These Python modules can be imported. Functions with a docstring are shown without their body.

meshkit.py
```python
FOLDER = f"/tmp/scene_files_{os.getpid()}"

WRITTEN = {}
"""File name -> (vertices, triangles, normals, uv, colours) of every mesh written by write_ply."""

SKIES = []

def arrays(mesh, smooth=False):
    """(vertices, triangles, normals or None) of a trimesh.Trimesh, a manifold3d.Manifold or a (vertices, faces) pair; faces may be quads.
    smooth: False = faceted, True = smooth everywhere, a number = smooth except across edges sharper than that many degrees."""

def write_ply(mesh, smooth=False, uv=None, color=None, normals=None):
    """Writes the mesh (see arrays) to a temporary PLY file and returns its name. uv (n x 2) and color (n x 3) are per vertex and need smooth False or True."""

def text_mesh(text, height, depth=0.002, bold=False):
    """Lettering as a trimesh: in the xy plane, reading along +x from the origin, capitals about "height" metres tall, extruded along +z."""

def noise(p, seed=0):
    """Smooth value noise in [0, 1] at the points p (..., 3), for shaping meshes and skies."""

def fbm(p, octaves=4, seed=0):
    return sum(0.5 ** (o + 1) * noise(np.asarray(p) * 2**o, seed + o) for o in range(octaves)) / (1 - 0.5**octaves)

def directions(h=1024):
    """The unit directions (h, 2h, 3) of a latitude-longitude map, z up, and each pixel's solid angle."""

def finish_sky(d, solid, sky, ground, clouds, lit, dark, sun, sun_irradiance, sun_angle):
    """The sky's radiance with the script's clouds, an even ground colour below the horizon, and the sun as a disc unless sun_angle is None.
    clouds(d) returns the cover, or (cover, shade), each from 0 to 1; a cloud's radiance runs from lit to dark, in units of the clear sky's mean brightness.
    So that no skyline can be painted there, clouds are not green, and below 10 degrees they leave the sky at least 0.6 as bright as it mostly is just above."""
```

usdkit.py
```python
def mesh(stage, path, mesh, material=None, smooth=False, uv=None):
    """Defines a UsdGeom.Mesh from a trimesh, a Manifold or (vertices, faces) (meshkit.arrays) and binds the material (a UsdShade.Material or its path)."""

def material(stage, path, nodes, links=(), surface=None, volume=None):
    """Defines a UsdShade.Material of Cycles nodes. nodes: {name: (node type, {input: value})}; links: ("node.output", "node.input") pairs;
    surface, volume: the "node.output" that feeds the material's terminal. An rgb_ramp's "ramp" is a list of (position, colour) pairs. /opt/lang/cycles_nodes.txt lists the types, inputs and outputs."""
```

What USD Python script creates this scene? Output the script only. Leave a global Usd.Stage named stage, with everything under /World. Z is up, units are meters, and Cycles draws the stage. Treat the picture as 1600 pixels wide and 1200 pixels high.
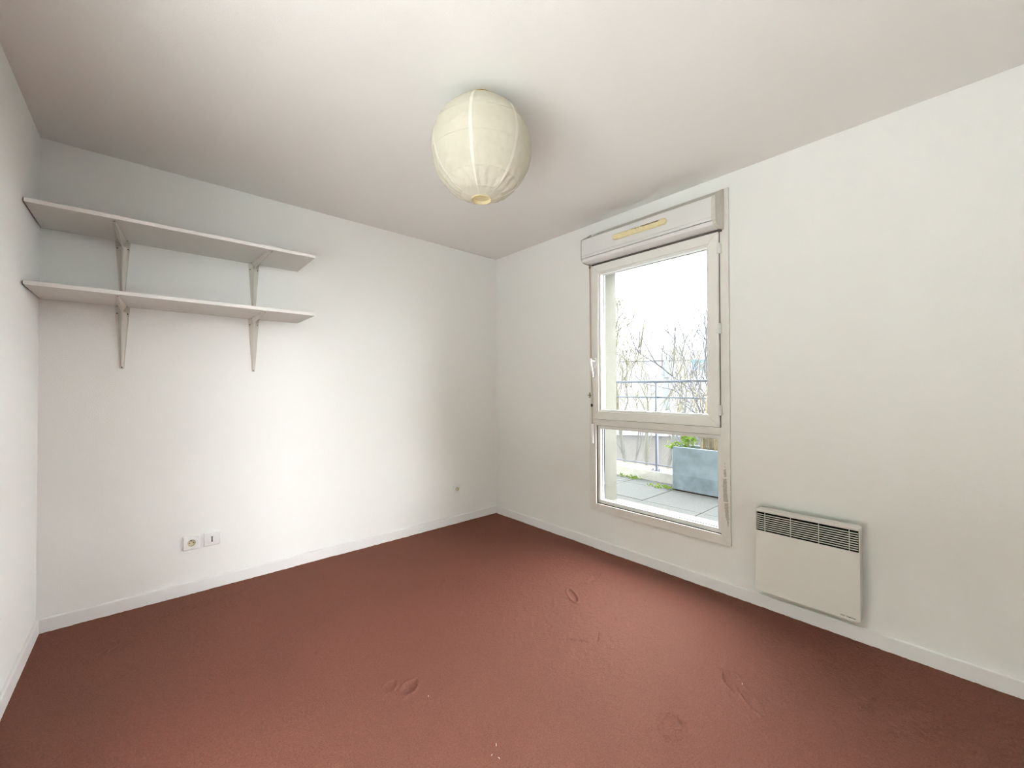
import math, random
import numpy as np, trimesh
from shapely.geometry import Polygon
from pxr import Usd, UsdGeom, UsdLux, UsdShade, Gf, Sdf
import usdkit, meshkit

stage = Usd.Stage.CreateInMemory()
UsdGeom.SetStageUpAxis(stage, "Z")
UsdGeom.SetStageMetersPerUnit(stage, 1.0)
UsdGeom.Xform.Define(stage, "/World")
UsdGeom.Scope.Define(stage, "/World/Looks")
random.seed(4)
RNG = np.random.default_rng(4)

# ------------------------------------------------------------------ camera, sky, exposure
EXPOSURE = 0.0
SKY = 7.0
cam = UsdGeom.Camera.Define(stage, "/World/camera")
YAW, PITCH, ROLL = 0.7279, 0.0106, -0.0024
CAM = np.array([-2.579, -3.1281, 1.2236])
F_PX = 639.6
fwd = np.array([math.sin(YAW) * math.cos(PITCH), math.cos(YAW) * math.cos(PITCH), math.sin(PITCH)])
rgt0 = np.array([math.cos(YAW), -math.sin(YAW), 0.0])
up0 = np.cross(rgt0, fwd)
rgt = rgt0 * math.cos(ROLL) + up0 * math.sin(ROLL)
up = -rgt0 * math.sin(ROLL) + up0 * math.cos(ROLL)
m = np.eye(4)
m[0, :3], m[1, :3], m[2, :3], m[3, :3] = rgt, up, -fwd, CAM
cam.AddTransformOp().Set(Gf.Matrix4d(m.tolist()))
cam.CreateHorizontalApertureAttr(36.0)
cam.CreateVerticalApertureAttr(27.0)
cam.CreateFocalLengthAttr(36.0 * F_PX / 1600)
cam.CreateClippingRangeAttr(Gf.Vec2f(0.03, 1000.0))
cam.CreateExposureAttr(EXPOSURE)

sky = UsdLux.DomeLight.Define(stage, "/World/overcast_sky")
sky.CreateIntensityAttr(SKY)
sky.CreateColorAttr(Gf.Vec3f(0.97, 0.99, 1.0))

# ------------------------------------------------------------------ materials
LOOK = "/World/Looks/"


def paint(name, color, rough=0.6, spec=0.3, bump=None, vary=None, metallic=0.0, extra=None, coords="object"):
    """bump = (scale, distance, detail); vary = (scale, amount): tone of the thing itself, a few per cent."""
    nodes = {"p": ("principled_bsdf", {"base_color": color, "roughness": rough, "specular_ior_level": spec, "metallic": metallic, **(extra or {})})}
    links = []
    if bump or vary:
        nodes["g"] = ("geometry", {})
    if bump:
        nodes["bn"] = ("noise_texture", {"scale": bump[0], "detail": bump[2] if len(bump) > 2 else 3.0})
        nodes["b"] = ("bump", {"distance": bump[1], "strength": 1.0})
        links += [("g.position", "bn.vector"), ("bn.fac", "b.height"), ("b.normal", "p.normal")]
    if vary:
        c = np.array(color)
        a = vary[1]
        nodes["vn"] = ("noise_texture", {"scale": vary[0], "detail": 4.0})
        nodes["vr"] = ("rgb_ramp", {"ramp": [(0.3, tuple(c * (1 - a))), (0.7, tuple(np.minimum(c * (1 + a), 0.97)))]})
        links += [("g.position", "vn.vector"), ("vn.fac", "vr.fac"), ("vr.color", "p.base_color")]
    return usdkit.material(stage, LOOK + name, nodes, links, surface="p.BSDF")


M = {}
M["wall"] = paint("wall_paint", (0.895, 0.90, 0.875), 0.9, 0.15, bump=(260, 0.0007, 2.0))
M["ceiling"] = paint("ceiling_paint", (0.825, 0.82, 0.79), 0.95, 0.1, bump=(200, 0.0005, 2.0))
M["trim"] = paint("baseboard_paint", (0.85, 0.845, 0.83), 0.45, 0.4)
M["frame"] = paint("window_frame_paint", (0.78, 0.765, 0.72), 0.5, 0.35, vary=(14, 0.03))
M["sash"] = paint("sash_paint", (0.83, 0.825, 0.78), 0.45, 0.35, vary=(14, 0.02))
M["bead"] = paint("bead_paint", (0.82, 0.82, 0.79), 0.4, 0.4)
M["gasket"] = paint("gasket_rubber", (0.10, 0.095, 0.085), 0.7, 0.2)
M["box"] = paint("box_plastic", (0.74, 0.735, 0.72), 0.5, 0.3)
M["cap"] = paint("shaded_cap_plastic", (0.56, 0.54, 0.48), 0.5, 0.3, vary=(25, 0.06))  # caps darker than the box: their shade is put into the colour
M["vent"] = paint("yellowed_plastic", (0.70, 0.61, 0.36), 0.45, 0.35, vary=(30, 0.06))
M["dust"] = paint("dust_stain", (0.33, 0.27, 0.17), 0.9, 0.1)
M["white_plastic"] = paint("white_plastic", (0.87, 0.87, 0.86), 0.35, 0.4)
M["cream_plastic"] = paint("cream_plastic", (0.72, 0.66, 0.44), 0.4, 0.4)
M["black"] = paint("black_plastic", (0.01, 0.01, 0.01), 0.5, 0.3)
M["steel"] = paint("steel", (0.6, 0.6, 0.6), 0.35, 0.5, metallic=1.0)
M["brown_metal"] = paint("brown_metal", (0.20, 0.14, 0.09), 0.5, 0.4)
M["rod"] = paint("rod_enamel", (0.46, 0.38, 0.30), 0.45, 0.4)
M["shelf"] = paint("shelf_melamine", (0.72, 0.71, 0.67), 0.5, 0.3)
M["lit_shelf_edge"] = paint("lit_shelf_edge_band", (0.82, 0.81, 0.78), 0.45, 0.35)  # paler than the board: light on the front edge put into the colour
M["chipboard"] = paint("shaded_chipboard", (0.10, 0.075, 0.05), 0.9, 0.1)  # dark tone also carries the shadow gap at the wall
M["bracket"] = paint("bracket_enamel", (0.63, 0.60, 0.54), 0.35, 0.5)
M["screw"] = paint("screw_head", (0.12, 0.11, 0.10), 0.4, 0.5, metallic=0.6)
M["heater"] = paint("heater_enamel", (0.78, 0.77, 0.72), 0.4, 0.4)
M["heater_dark"] = paint("heater_inside", (0.02, 0.02, 0.02), 0.8, 0.1)
M["heater_slat"] = paint("heater_slat", (0.66, 0.645, 0.60), 0.45, 0.35)
M["ink"] = paint("printed_ink", (0.01, 0.01, 0.012), 0.5, 0.3)
M["grey_ink"] = paint("grey_ink", (0.25, 0.25, 0.22), 0.5, 0.3)
M["ochre"] = paint("ochre_cap", (0.30, 0.185, 0.045), 0.45, 0.4)
M["patch"] = paint("bare_frame", (0.5, 0.475, 0.425), 0.7, 0.2, vary=(120, 0.15))
# outdoors: most colours kept darker than the real materials to offset overexposure
M["paver"] = paint("terrace_paver", (0.074, 0.0784, 0.0755), 0.95, 0.0, bump=(120, 0.002), vary=(60, 0.10))
M["kerb"] = paint("kerb_concrete", (0.3096, 0.3053, 0.2752), 0.9, 0.1, vary=(12, 0.12))
M["ground"] = paint("street_ground", (0.1634, 0.1634, 0.1591), 0.9, 0.1, vary=(0.6, 0.15))
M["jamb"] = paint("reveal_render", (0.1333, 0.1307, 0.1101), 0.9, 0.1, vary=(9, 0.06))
M["guide"] = paint("guide_rail", (0.0946, 0.0946, 0.1118), 0.5, 0.3)
M["rail"] = paint("rail_enamel", (0.0645, 0.0774, 0.0989), 0.5, 0.3)
M["planter"] = paint("planter_slate", (0.1582, 0.1978, 0.2215), 0.9, 0.05, vary=(9, 0.24))
M["added_courtyard"] = paint("added_courtyard_paving", (0.656, 0.656, 0.64), 0.9, 0.1, vary=(1.5, 0.05))
M["added_hedge"] = paint("added_hedge_green", (0.045, 0.06, 0.03), 0.9, 0.1, vary=(3.0, 0.4))
M["soil"] = paint("soil", (0.03, 0.022, 0.015), 0.95, 0.05)
M["leaf"] = usdkit.material(stage, LOOK + "lime_leaf", {"d": ("diffuse_bsdf", {"color": (0.13, 0.20, 0.035)}), "t": ("translucent_bsdf", {"color": (0.13, 0.20, 0.03)}), "m": ("mix_closure", {"fac": 0.4})},
                            [("d.BSDF", "m.closure1"), ("t.BSDF", "m.closure2")], surface="m.closure")
M["straw"] = paint("dry_straw", (0.2236, 0.1849, 0.1118), 0.85, 0.1, vary=(9, 0.25))
M["bark"] = paint("pale_bark", (0.0731, 0.0705, 0.0516), 0.9, 0.1, vary=(3, 0.2))
M["bark_grey"] = paint("grey_bark", (0.0645, 0.0654, 0.0688), 0.9, 0.1, vary=(3, 0.2))
M["far_white"] = paint("far_render", (0.2064, 0.2064, 0.215), 0.9, 0.1)
M["far_beige"] = paint("far_beige", (0.1075, 0.0989, 0.086), 0.9, 0.1)
M["far_roof"] = paint("far_roof", (0.129, 0.1333, 0.1419), 0.9, 0.1)
M["far_pane"] = paint("far_window_pane", (0.1118, 0.1161, 0.129), 0.2, 0.5)
M["tower"] = paint("tower_slate", (0.1032, 0.1161, 0.129), 0.9, 0.1)
M["banner"] = paint("banner_blue", (0.0473, 0.1032, 0.172), 0.7, 0.2)
M["banner_mark"] = paint("banner_mark", (0.1978, 0.215, 0.2322), 0.7, 0.2)
M["glass"] = usdkit.material(stage, LOOK + "window_glass", {"t": ("transparent_bsdf", {"color": (0.97, 0.98, 0.98)}), "g": ("glossy_bsdf", {"color": (1, 1, 1), "roughness": 0.0}), "f": ("layer_weight", {"blend": 0.5}),
                                                            "w": ("math", {"math_type": "power", "value2": 4.0}), "r": ("math", {"math_type": "multiply_add", "value2": 0.85, "value3": 0.035}), "m": ("mix_closure", {})},
                             [("f.facing", "w.value1"), ("w.value", "r.value1"), ("r.value", "m.fac"), ("t.BSDF", "m.closure1"), ("g.BSDF", "m.closure2")], surface="m.closure")
# carpet: short cut pile with a soft lustre towards the light
M["carpet"] = usdkit.material(stage, LOOK + "carpet_pile", {
    "g": ("geometry", {}),
    "n1": ("noise_texture", {"scale": 190.0, "detail": 3.0, "roughness": 0.65}), "n2": ("noise_texture", {"scale": 48.0, "detail": 4.0, "roughness": 0.6}), "n3": ("noise_texture", {"scale": 2.2, "detail": 3.0}),
    "r1": ("rgb_ramp", {"ramp": [(0.33, (0.066, 0.017, 0.011)), (0.67, (0.142, 0.044, 0.031))]}),
    "r3": ("rgb_ramp", {"ramp": [(0.3, (0.88, 0.90, 0.90)), (0.7, (1.0, 1.0, 1.0))]}),
    "mx": ("mix", {"mix_type": "multiply", "fac": 1.0}),
    "b1": ("bump", {"distance": 0.006, "strength": 1.0}), "b2": ("bump", {"distance": 0.012, "strength": 0.7}),
    "d": ("diffuse_bsdf", {}), "s": ("glossy_bsdf", {"color": (0.115, 0.066, 0.053), "roughness": 0.46}), "a": ("add_closure", {}),
}, [("g.position", "n1.vector"), ("g.position", "n2.vector"), ("g.position", "n3.vector"), ("n1.fac", "r1.fac"), ("n3.fac", "r3.fac"), ("r1.color", "mx.color1"), ("r3.color", "mx.color2"), ("mx.color", "d.color"),
    ("n1.fac", "b1.height"), ("n2.fac", "b2.height"), ("b1.normal", "b2.normal"), ("b2.normal", "d.normal"), ("b2.normal", "s.normal"), ("d.BSDF", "a.closure1"), ("s.BSDF", "a.closure2")], surface="a.closure")


def paper(name, color, through):
    return usdkit.material(stage, LOOK + name, {"g": ("geometry", {}), "n": ("noise_texture", {"scale": 38.0, "detail": 5.0, "roughness": 0.6}), "b": ("bump", {"distance": 0.004, "strength": 0.5}),
                                                "d": ("diffuse_bsdf", {"color": color}), "t": ("translucent_bsdf", {"color": color}), "m": ("mix_closure", {"fac": through})},
                           [("g.position", "n.vector"), ("n.fac", "b.height"), ("b.normal", "d.normal"), ("d.BSDF", "m.closure1"), ("t.BSDF", "m.closure2")], surface="m.closure")


M["paper"] = paper("lantern_paper", (0.73, 0.69, 0.58), 0.30)
M["paper_double"] = paper("lantern_paper_double", (0.62, 0.585, 0.485), 0.12)
M["paper_seam"] = paper("lantern_seam", (0.80, 0.77, 0.68), 0.10)
M["paper_neck"] = paper("lantern_neck", (0.66, 0.58, 0.36), 0.15)

# ------------------------------------------------------------------ helpers
taken = {}


def numbered(parent, name):
    key = parent + "/" + name
    n = taken.get(key, -1) + 1
    taken[key] = n
    return key if n == 0 else f"{key}_{n:03d}"


def data(prim, **kw):
    for k, v in kw.items():
        if v:
            prim.SetCustomDataByKey(k, v)


ORIGIN = {}


def thing(name, label, category=None, loc=(0, 0, 0), group=None, kind=None):
    path = numbered("/World", name)
    x = UsdGeom.Xform.Define(stage, path)
    x.AddTranslateOp().Set(Gf.Vec3d(*map(float, loc)))
    data(x.GetPrim(), label=label, category=category, group=group, kind=kind)
    ORIGIN[path] = np.array(loc, float)
    return path


def obj(name, mesh, material, parent="/World", smooth=False, **kw):
    """mesh in world coordinates; written relative to the thing's base."""
    path = numbered(parent, name)
    top = "/".join(parent.split("/")[:3])
    o = ORIGIN.get(top, np.zeros(3))
    v, f = (np.array(mesh.vertices), np.array(mesh.faces)) if hasattr(mesh, "vertices") else mesh
    ms = usdkit.mesh(stage, path, trimesh.Trimesh(v - o, f, process=False), M[material], smooth)
    data(ms.GetPrim(), **kw)
    return path


def box(x0, x1, y0, y1, z0, z1, ch=0.0):
    x0, x1 = min(x0, x1), max(x0, x1)
    y0, y1 = min(y0, y1), max(y0, y1)
    z0, z1 = min(z0, z1), max(z0, z1)
    if ch <= 0:
        b = trimesh.creation.box([x1 - x0, y1 - y0, z1 - z0])
        b.apply_translation([(x0 + x1) / 2, (y0 + y1) / 2, (z0 + z1) / 2])
        return b
    lo, hi = np.array([x0, y0, z0]), np.array([x1, y1, z1])
    pts = []
    for s in np.ndindex(2, 2, 2):
        for k in range(3):
            p = [(hi if s[i] else lo)[i] + (0 if i == k else (-ch if s[i] else ch)) for i in range(3)]
            pts.append(p)
    return trimesh.convex.convex_hull(np.array(pts))


def hull(pts):
    return trimesh.convex.convex_hull(np.array(pts, float))


def join(ms):
    return trimesh.util.concatenate([trimesh.Trimesh(m.vertices, m.faces, process=False) for m in ms])


def extrude(poly2d, axis, a, b):
    """A polygon in the plane normal to axis, from a to b along it. axis 0: (y,z), 1: (x,z), 2: (x,y)."""
    e = trimesh.creation.extrude_polygon(Polygon(poly2d), b - a, engine="earcut")
    v = e.vertices
    w = np.empty_like(v)
    others = [i for i in range(3) if i != axis]
    w[:, others[0]], w[:, others[1]], w[:, axis] = v[:, 0], v[:, 1], v[:, 2] + a
    t = trimesh.Trimesh(w, e.faces, process=False)
    t.fix_normals()
    return t


def tube(points, radii, n=8, closed=False):
    p = np.asarray(points, float)
    r = np.broadcast_to(np.asarray(radii, float), len(p))
    if closed:
        t = np.roll(p, -1, 0) - np.roll(p, 1, 0)
    else:
        t = np.gradient(p, axis=0)
    t /= np.linalg.norm(t, axis=1, keepdims=True) + 1e-12
    ref = np.array([0, 0, 1.0]) if abs(t[0][2]) < 0.9 else np.array([1.0, 0, 0])
    v = []
    a = np.cross(t[0], ref)
    for k in range(len(p)):
        a = a - t[k] * (a @ t[k])
        a /= np.linalg.norm(a) + 1e-12
        b = np.cross(t[k], a)
        ang = np.arange(n) * 2 * np.pi / n
        v.append(p[k] + r[k] * (np.cos(ang)[:, None] * a + np.sin(ang)[:, None] * b))
    v = np.vstack(v)
    f = []
    for k in range(len(p) if closed else len(p) - 1):
        k2 = (k + 1) % len(p)
        for i in range(n):
            j = (i + 1) % n
            f += [[k * n + i, k * n + j, k2 * n + j], [k * n + i, k2 * n + j, k2 * n + i]]
    if not closed:
        for base, flip in ((0, 1), ((len(p) - 1) * n, 0)):
            for i in range(1, n - 1):
                f.append([base, base + i + 1, base + i] if flip else [base, base + i, base + i + 1])
    return trimesh.Trimesh(v, np.array(f), process=False)


def lathe(profile, centre, n=32, axis=2):
    """profile: (radius, height) pairs."""
    pr = np.array(profile, float)
    ang = np.arange(n) * 2 * np.pi / n
    v = np.zeros((len(pr), n, 3))
    v[..., 0], v[..., 1], v[..., 2] = pr[:, :1] * np.cos(ang), pr[:, :1] * np.sin(ang), pr[:, 1:]
    f = []
    for k in range(len(pr) - 1):
        for i in range(n):
            j = (i + 1) % n
            f += [[k * n + i, k * n + j, (k + 1) * n + j], [k * n + i, (k + 1) * n + j, (k + 1) * n + i]]
    v = v.reshape(-1, 3)
    if axis == 1:   # heights along -y
        v = np.stack([v[:, 0], -v[:, 2], v[:, 1]], 1)
    if axis == 0:   # heights along -x
        v = np.stack([-v[:, 2], v[:, 0], v[:, 1]], 1)
    t = trimesh.Trimesh(v + np.array(centre), np.array(f), process=False)
    return t


def mitred(y0, y1, z0, z1, w, xa, xb, ch=0.0012):
    """Four mitred members round a rectangle in a plane of constant x (xa = room side, xb = outside). w: (left, right, bottom, top) face widths.
    left is the larger y."""
    yl, yr = max(y0, y1), min(y0, y1)
    wl, wr, wb, wt = w
    il, ir, ib, it = yl - wl, yr + wr, z0 + wb, z1 - wt
    quads = [[(yl, z0), (yl, z1), (il, it), (il, ib)], [(yr, z0), (yr, z1), (ir, it), (ir, ib)],
             [(yl, z0), (yr, z0), (ir, ib), (il, ib)], [(yl, z1), (yr, z1), (ir, it), (il, it)]]
    out = []
    for q in quads:
        c = np.mean(q, 0)
        inner = [tuple(np.array(p) + (c - p) / np.linalg.norm(c - p) * ch * 1.4) for p in q]
        pts = [(xa, *p) for p in inner] + [(xa + ch, *p) for p in q] + [(xb, *p) for p in q]
        out.append(hull(pts))
    return out


# ------------------------------------------------------------------ the room
W, H, REAR = 2.9895, 2.5, -4.35
HOLE = (-2.155, -1.185, 0.315, 2.17)       # window 1 in the right wall: y0, y1, z0, z1
ADDED_DOOR_Y, ADDED_DOOR_Z = (-3.48, -1.68), (0.02, 2.28)    # added glazed door in the left wall, for fill light


def wall_with_hole(rect, hole):
    (a0, a1), (b0, b1) = rect
    p = Polygon([(a0, b0), (a1, b0), (a1, b1), (a0, b1)], [[(hole[0], hole[2]), (hole[1], hole[2]), (hole[1], hole[3]), (hole[0], hole[3])]])
    return p


def extrude_poly(p, axis, a, b):
    e = trimesh.creation.extrude_polygon(p, b - a, engine="earcut")
    v = e.vertices
    w = np.empty_like(v)
    others = [i for i in range(3) if i != axis]
    w[:, others[0]], w[:, others[1]], w[:, axis] = v[:, 0], v[:, 1], v[:, 2] + a
    t = trimesh.Trimesh(w, e.faces, process=False)
    t.fix_normals()
    return t


obj("wall_far", box(-W - 0.2, 0.30, 0, 0.2, -0.3, H + 0.2), "wall", kind="structure", label="plain white wall behind the shelves and sockets")
wr = obj("wall_right", extrude_poly(wall_with_hole(((REAR - 0.2, 0.0), (-0.3, H + 0.2)), HOLE), 0, 0, 0.06), "wall", kind="structure", label="white wall with the tall window and the heater")
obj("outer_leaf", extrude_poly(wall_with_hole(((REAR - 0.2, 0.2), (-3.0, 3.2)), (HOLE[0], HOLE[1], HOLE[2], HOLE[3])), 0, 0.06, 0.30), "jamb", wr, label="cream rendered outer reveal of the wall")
obj("wall_left", extrude_poly(wall_with_hole(((REAR - 0.2, 0.0), (-0.3, H + 0.2)), (*ADDED_DOOR_Y, *ADDED_DOOR_Z)), 0, -W - 0.2, -W), "wall", kind="structure", label="white side wall at the left edge of the picture")
obj("wall_rear", box(-W, 0, REAR - 0.2, REAR, -0.3, H + 0.2), "wall", kind="structure", label="white wall behind the photographer")
obj("ceiling", box(-W, 0, REAR, 0, H, H + 0.2), "ceiling", kind="structure", label="plain off-white ceiling")


def carpet():
    nx, ny = 400, 560
    xs, ys = np.linspace(-W, 0, nx), np.linspace(REAR, 0, ny)
    X, Y = np.meshgrid(xs, ys, indexing="ij")
    P = np.stack([X, Y, X * 0], -1)
    Z = 0.004 * (meshkit.fbm(P * 3.0, 3, 1) - 0.5) + 0.0012 * (meshkit.fbm(P * 30.0, 3, 2) - 0.5) + 0.0030 * (meshkit.noise(P * 75.0, 5) - 0.5)

    def dent(cx, cy, a, b, rot, depth, rim):
        c, s = math.cos(rot), math.sin(rot)
        u, w = ((X - cx) * c + (Y - cy) * s) / a, (-(X - cx) * s + (Y - cy) * c) / b
        d = np.sqrt(u * u + w * w)
        return -1.9 * depth * np.clip(1.15 - d, 0, 1) ** 0.5 * (d < 1.15) + 2.0 * rim * np.exp(-((d - 1.2) / 0.18) ** 2)

    for d in ((-1.83, -1.53, 0.030, 0.022, 0.6, 0.004, 0.004), (-1.775, -1.59, 0.040, 0.026, 0.5, 0.004, 0.004), (-1.155, -2.395, 0.050, 0.035, 0.4, 0.0018, 0.003), (-1.225, -2.425, 0.045, 0.010, 0.1, 0.002, 0.002),
              (-0.752, -2.455, 0.03, 0.06, 2.2, 0.004, 0.002), (-0.80, -2.53, 0.02, 0.07, 2.4, 0.003, 0.002), (-1.02, -1.84, 0.05, 0.006, -0.9, 0.005, 0.002), (-0.93, -1.90, 0.05, 0.006, 0.5, 0.004, 0.002),
              (-0.70, -1.55, 0.07, 0.02, 1.0, 0.003, 0.003), (-0.42, -1.50, 0.08, 0.02, 0.2, 0.003, 0.002), (-1.60, -2.25, 0.03, 0.006, 0.2, 0.004, 0.002), (-1.28, -2.62, 0.04, 0.006, -0.5, 0.005, 0.002),
              (-2.72, -0.43, 0.06, 0.012, 0.75, 0.002, 0.006), (-2.35, -0.20, 0.2, 0.02, 0.05, 0.003, 0.003), (-2.1, -0.32, 0.16, 0.015, 0.15, 0.003, 0.002), (-1.2, -0.9, 0.05, 0.015, 0.6, 0.002, 0.002)):
        Z += dent(*d)
    V = np.stack([X, Y, Z], -1).reshape(-1, 3)
    i = np.arange(nx * ny).reshape(nx, ny)
    a, b, c, d = i[:-1, :-1].ravel(), i[1:, :-1].ravel(), i[1:, 1:].ravel(), i[:-1, 1:].ravel()
    return trimesh.Trimesh(V, np.vstack([np.stack([a, b, c], 1), np.stack([a, c, d], 1)]), process=False)


fl = obj("floor", carpet(), "carpet", smooth=True, kind="structure", label="wall-to-wall reddish brown cut-pile carpet with shoe dents")
obj("slab", box(-W - 0.2, 0.05, REAR - 0.2, 0.2, -0.3, -0.03), "kerb", fl)

for k, (lx, ly, la, lab) in enumerate(((-1.6845, -2.0385, 0.9, "tiny upright white speck of lint on the carpet near the picture's bottom edge"), (-1.7195, -2.057, 0.3, "tiny white lint speck on the carpet, lowest and leftmost of a cluster of three"),
                                      (-1.706, -2.083, 2.0, "tiny white lint speck on the carpet, right of the other two in its cluster"), (-1.741, -1.687, 1.2, "tiny white lint speck on the carpet close to the double shoe dent"),
                                      (-0.746, -2.490, 0.5, "tiny white lint speck on the carpet before the wall heater"))):
    L_ = (0.007, 0.004, 0.005, 0.0035, 0.0035)[k]
    d_ = np.array([math.cos(la), math.sin(la), 0.25]) * L_
    obj("lint", tube([np.array([lx, ly, 0.004]), np.array([lx, ly, 0.0065]) + d_ * 0.5, np.array([lx, ly, 0.0058]) + d_], 0.0007, 5), "white_plastic", label=lab, category="lint", group="lint specks on the carpet")
# baseboards: 70 mm, rounded top
BB = [(0, -0.01), (0.012, -0.01), (0.012, 0.062), (0.010, 0.067), (0.006, 0.0695), (0, 0.070)]
def baseboard(name, axis, sign, at, a, b, label):
    poly = [(at + sign * u, z) for u, z in BB]
    e = extrude([(p[0], p[1]) for p in poly], axis, a, b)
    obj(name, e, "trim", kind="structure", smooth=35, label=label)
baseboard("baseboard_right", 1, -1, 0.0, REAR, -0.0, "white baseboard under the window and the heater")
baseboard("baseboard_left", 1, 1, -W, ADDED_DOOR_Y[1] + 0.06, -0.0, "white baseboard of the left wall")
baseboard("baseboard_far", 0, -1, 0.0, -W, 0.0, "white baseboard of the wall with the sockets")
baseboard("baseboard_rear", 0, 1, REAR, -W, 0.0, "white baseboard behind the photographer")

# ------------------------------------------------------------------ window 1
win = thing("window_1", "tall window with opening upper sash over a fixed lower pane", loc=(0, -1.67, 0.29), kind="structure")
YL, YR = -1.160, -2.180
fr = mitred(YL, YR, 0.290, 2.412, (0.056, 0.052, 0.056, 0.056), -0.020, 0.055)
FR = obj("frame", join(fr), "frame", win, label="beige painted outer frame")
obj("transom", box(-0.020, 0.055, YL - 0.056, YR + 0.052, 0.941, 1.002, 0.0012), "frame", FR)
# glazing beads of the fixed lower pane
obj("fixed_bead", join(mitred(YL - 0.056, YR + 0.052, 0.346, 0.941, (0.026, 0.026, 0.028, 0.026), 0.004, 0.05)), "bead", win, label="pale glazing bead round the lower pane")
obj("fixed_gasket", join(mitred(YL - 0.0555, YR + 0.0515, 0.3455, 0.9415, (0.0035,) * 4, -0.004, 0.006, 0.0002)), "gasket", win)
obj("pane_gasket", join(mitred(YL - 0.080, YR + 0.077, 0.373, 0.916, (0.004,) * 4, 0.027, 0.033, 0.0002)), "gasket", win)
obj("lower_pane", box(0.022, 0.026, YL - 0.07, YR + 0.07, 0.36, 0.925), "glass", win, label="clear fixed lower pane")
# opening sash
SY0, SY1, SZ0, SZ1 = -1.200, -2.129, 0.990, 2.156
SH = obj("sash", join(mitred(SY0, SY1, SZ0, SZ1, (0.057, 0.057, 0.057, 0.057), -0.040, 0.045, 0.003)), "sash", win, label="opening upper sash with mitred corners")
bd = []
for q in mitred(SY0 - 0.0575, SY1 + 0.0575, SZ0 + 0.0575, SZ1 - 0.0575, (0.015,) * 4, -0.026, 0.03, 0.006):
    bd.append(q)
obj("sash_bead", join(bd), "bead", SH)
obj("sash_pane", box(0.004, 0.008, SY0 - 0.066, SY1 + 0.066, SZ0 + 0.066, SZ1 - 0.066), "glass", SH, label="clear upper pane")
obj("pane_gasket", join(mitred(SY0 - 0.070, SY1 + 0.070, SZ0 + 0.070, SZ1 - 0.070, (0.004,) * 4, 0.010, 0.016, 0.0002)), "gasket", win)
obj("sash_gasket", join(mitred(SY0 + 0.003, SY1 - 0.0035, SZ0 - 0.003, SZ1 + 0.003, (0.02,) * 4, -0.024, -0.012, 0.0002)), "gasket", win)
obj("inner_gasket", join(mitred(SY0 - 0.0565, SY1 + 0.0565, SZ0 + 0.0565, SZ1 - 0.0565, (0.0022,) * 4, -0.030, -0.02, 0.0002)), "frame", SH)
# hinges on the right
for zc in (2.054, 1.576, 1.090):
    hg = join([tube([(-0.048, -2.137, zc - 0.031), (-0.048, -2.137, zc - 0.029), (-0.048, -2.137, zc - 0.001)], [0.006, 0.0095, 0.0095], 12),
               tube([(-0.048, -2.137, zc + 0.001), (-0.048, -2.137, zc + 0.029), (-0.048, -2.137, zc + 0.031)], [0.0095, 0.0095, 0.006], 12), box(-0.046, -0.03, -2.137, -2.120, zc - 0.028, zc + 0.028, 0.001), box(-0.046, -0.02, -2.142, -2.134, zc - 0.028, zc + 0.028, 0.001)])
    obj("hinge", hg, "bead", win, smooth=40)
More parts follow.
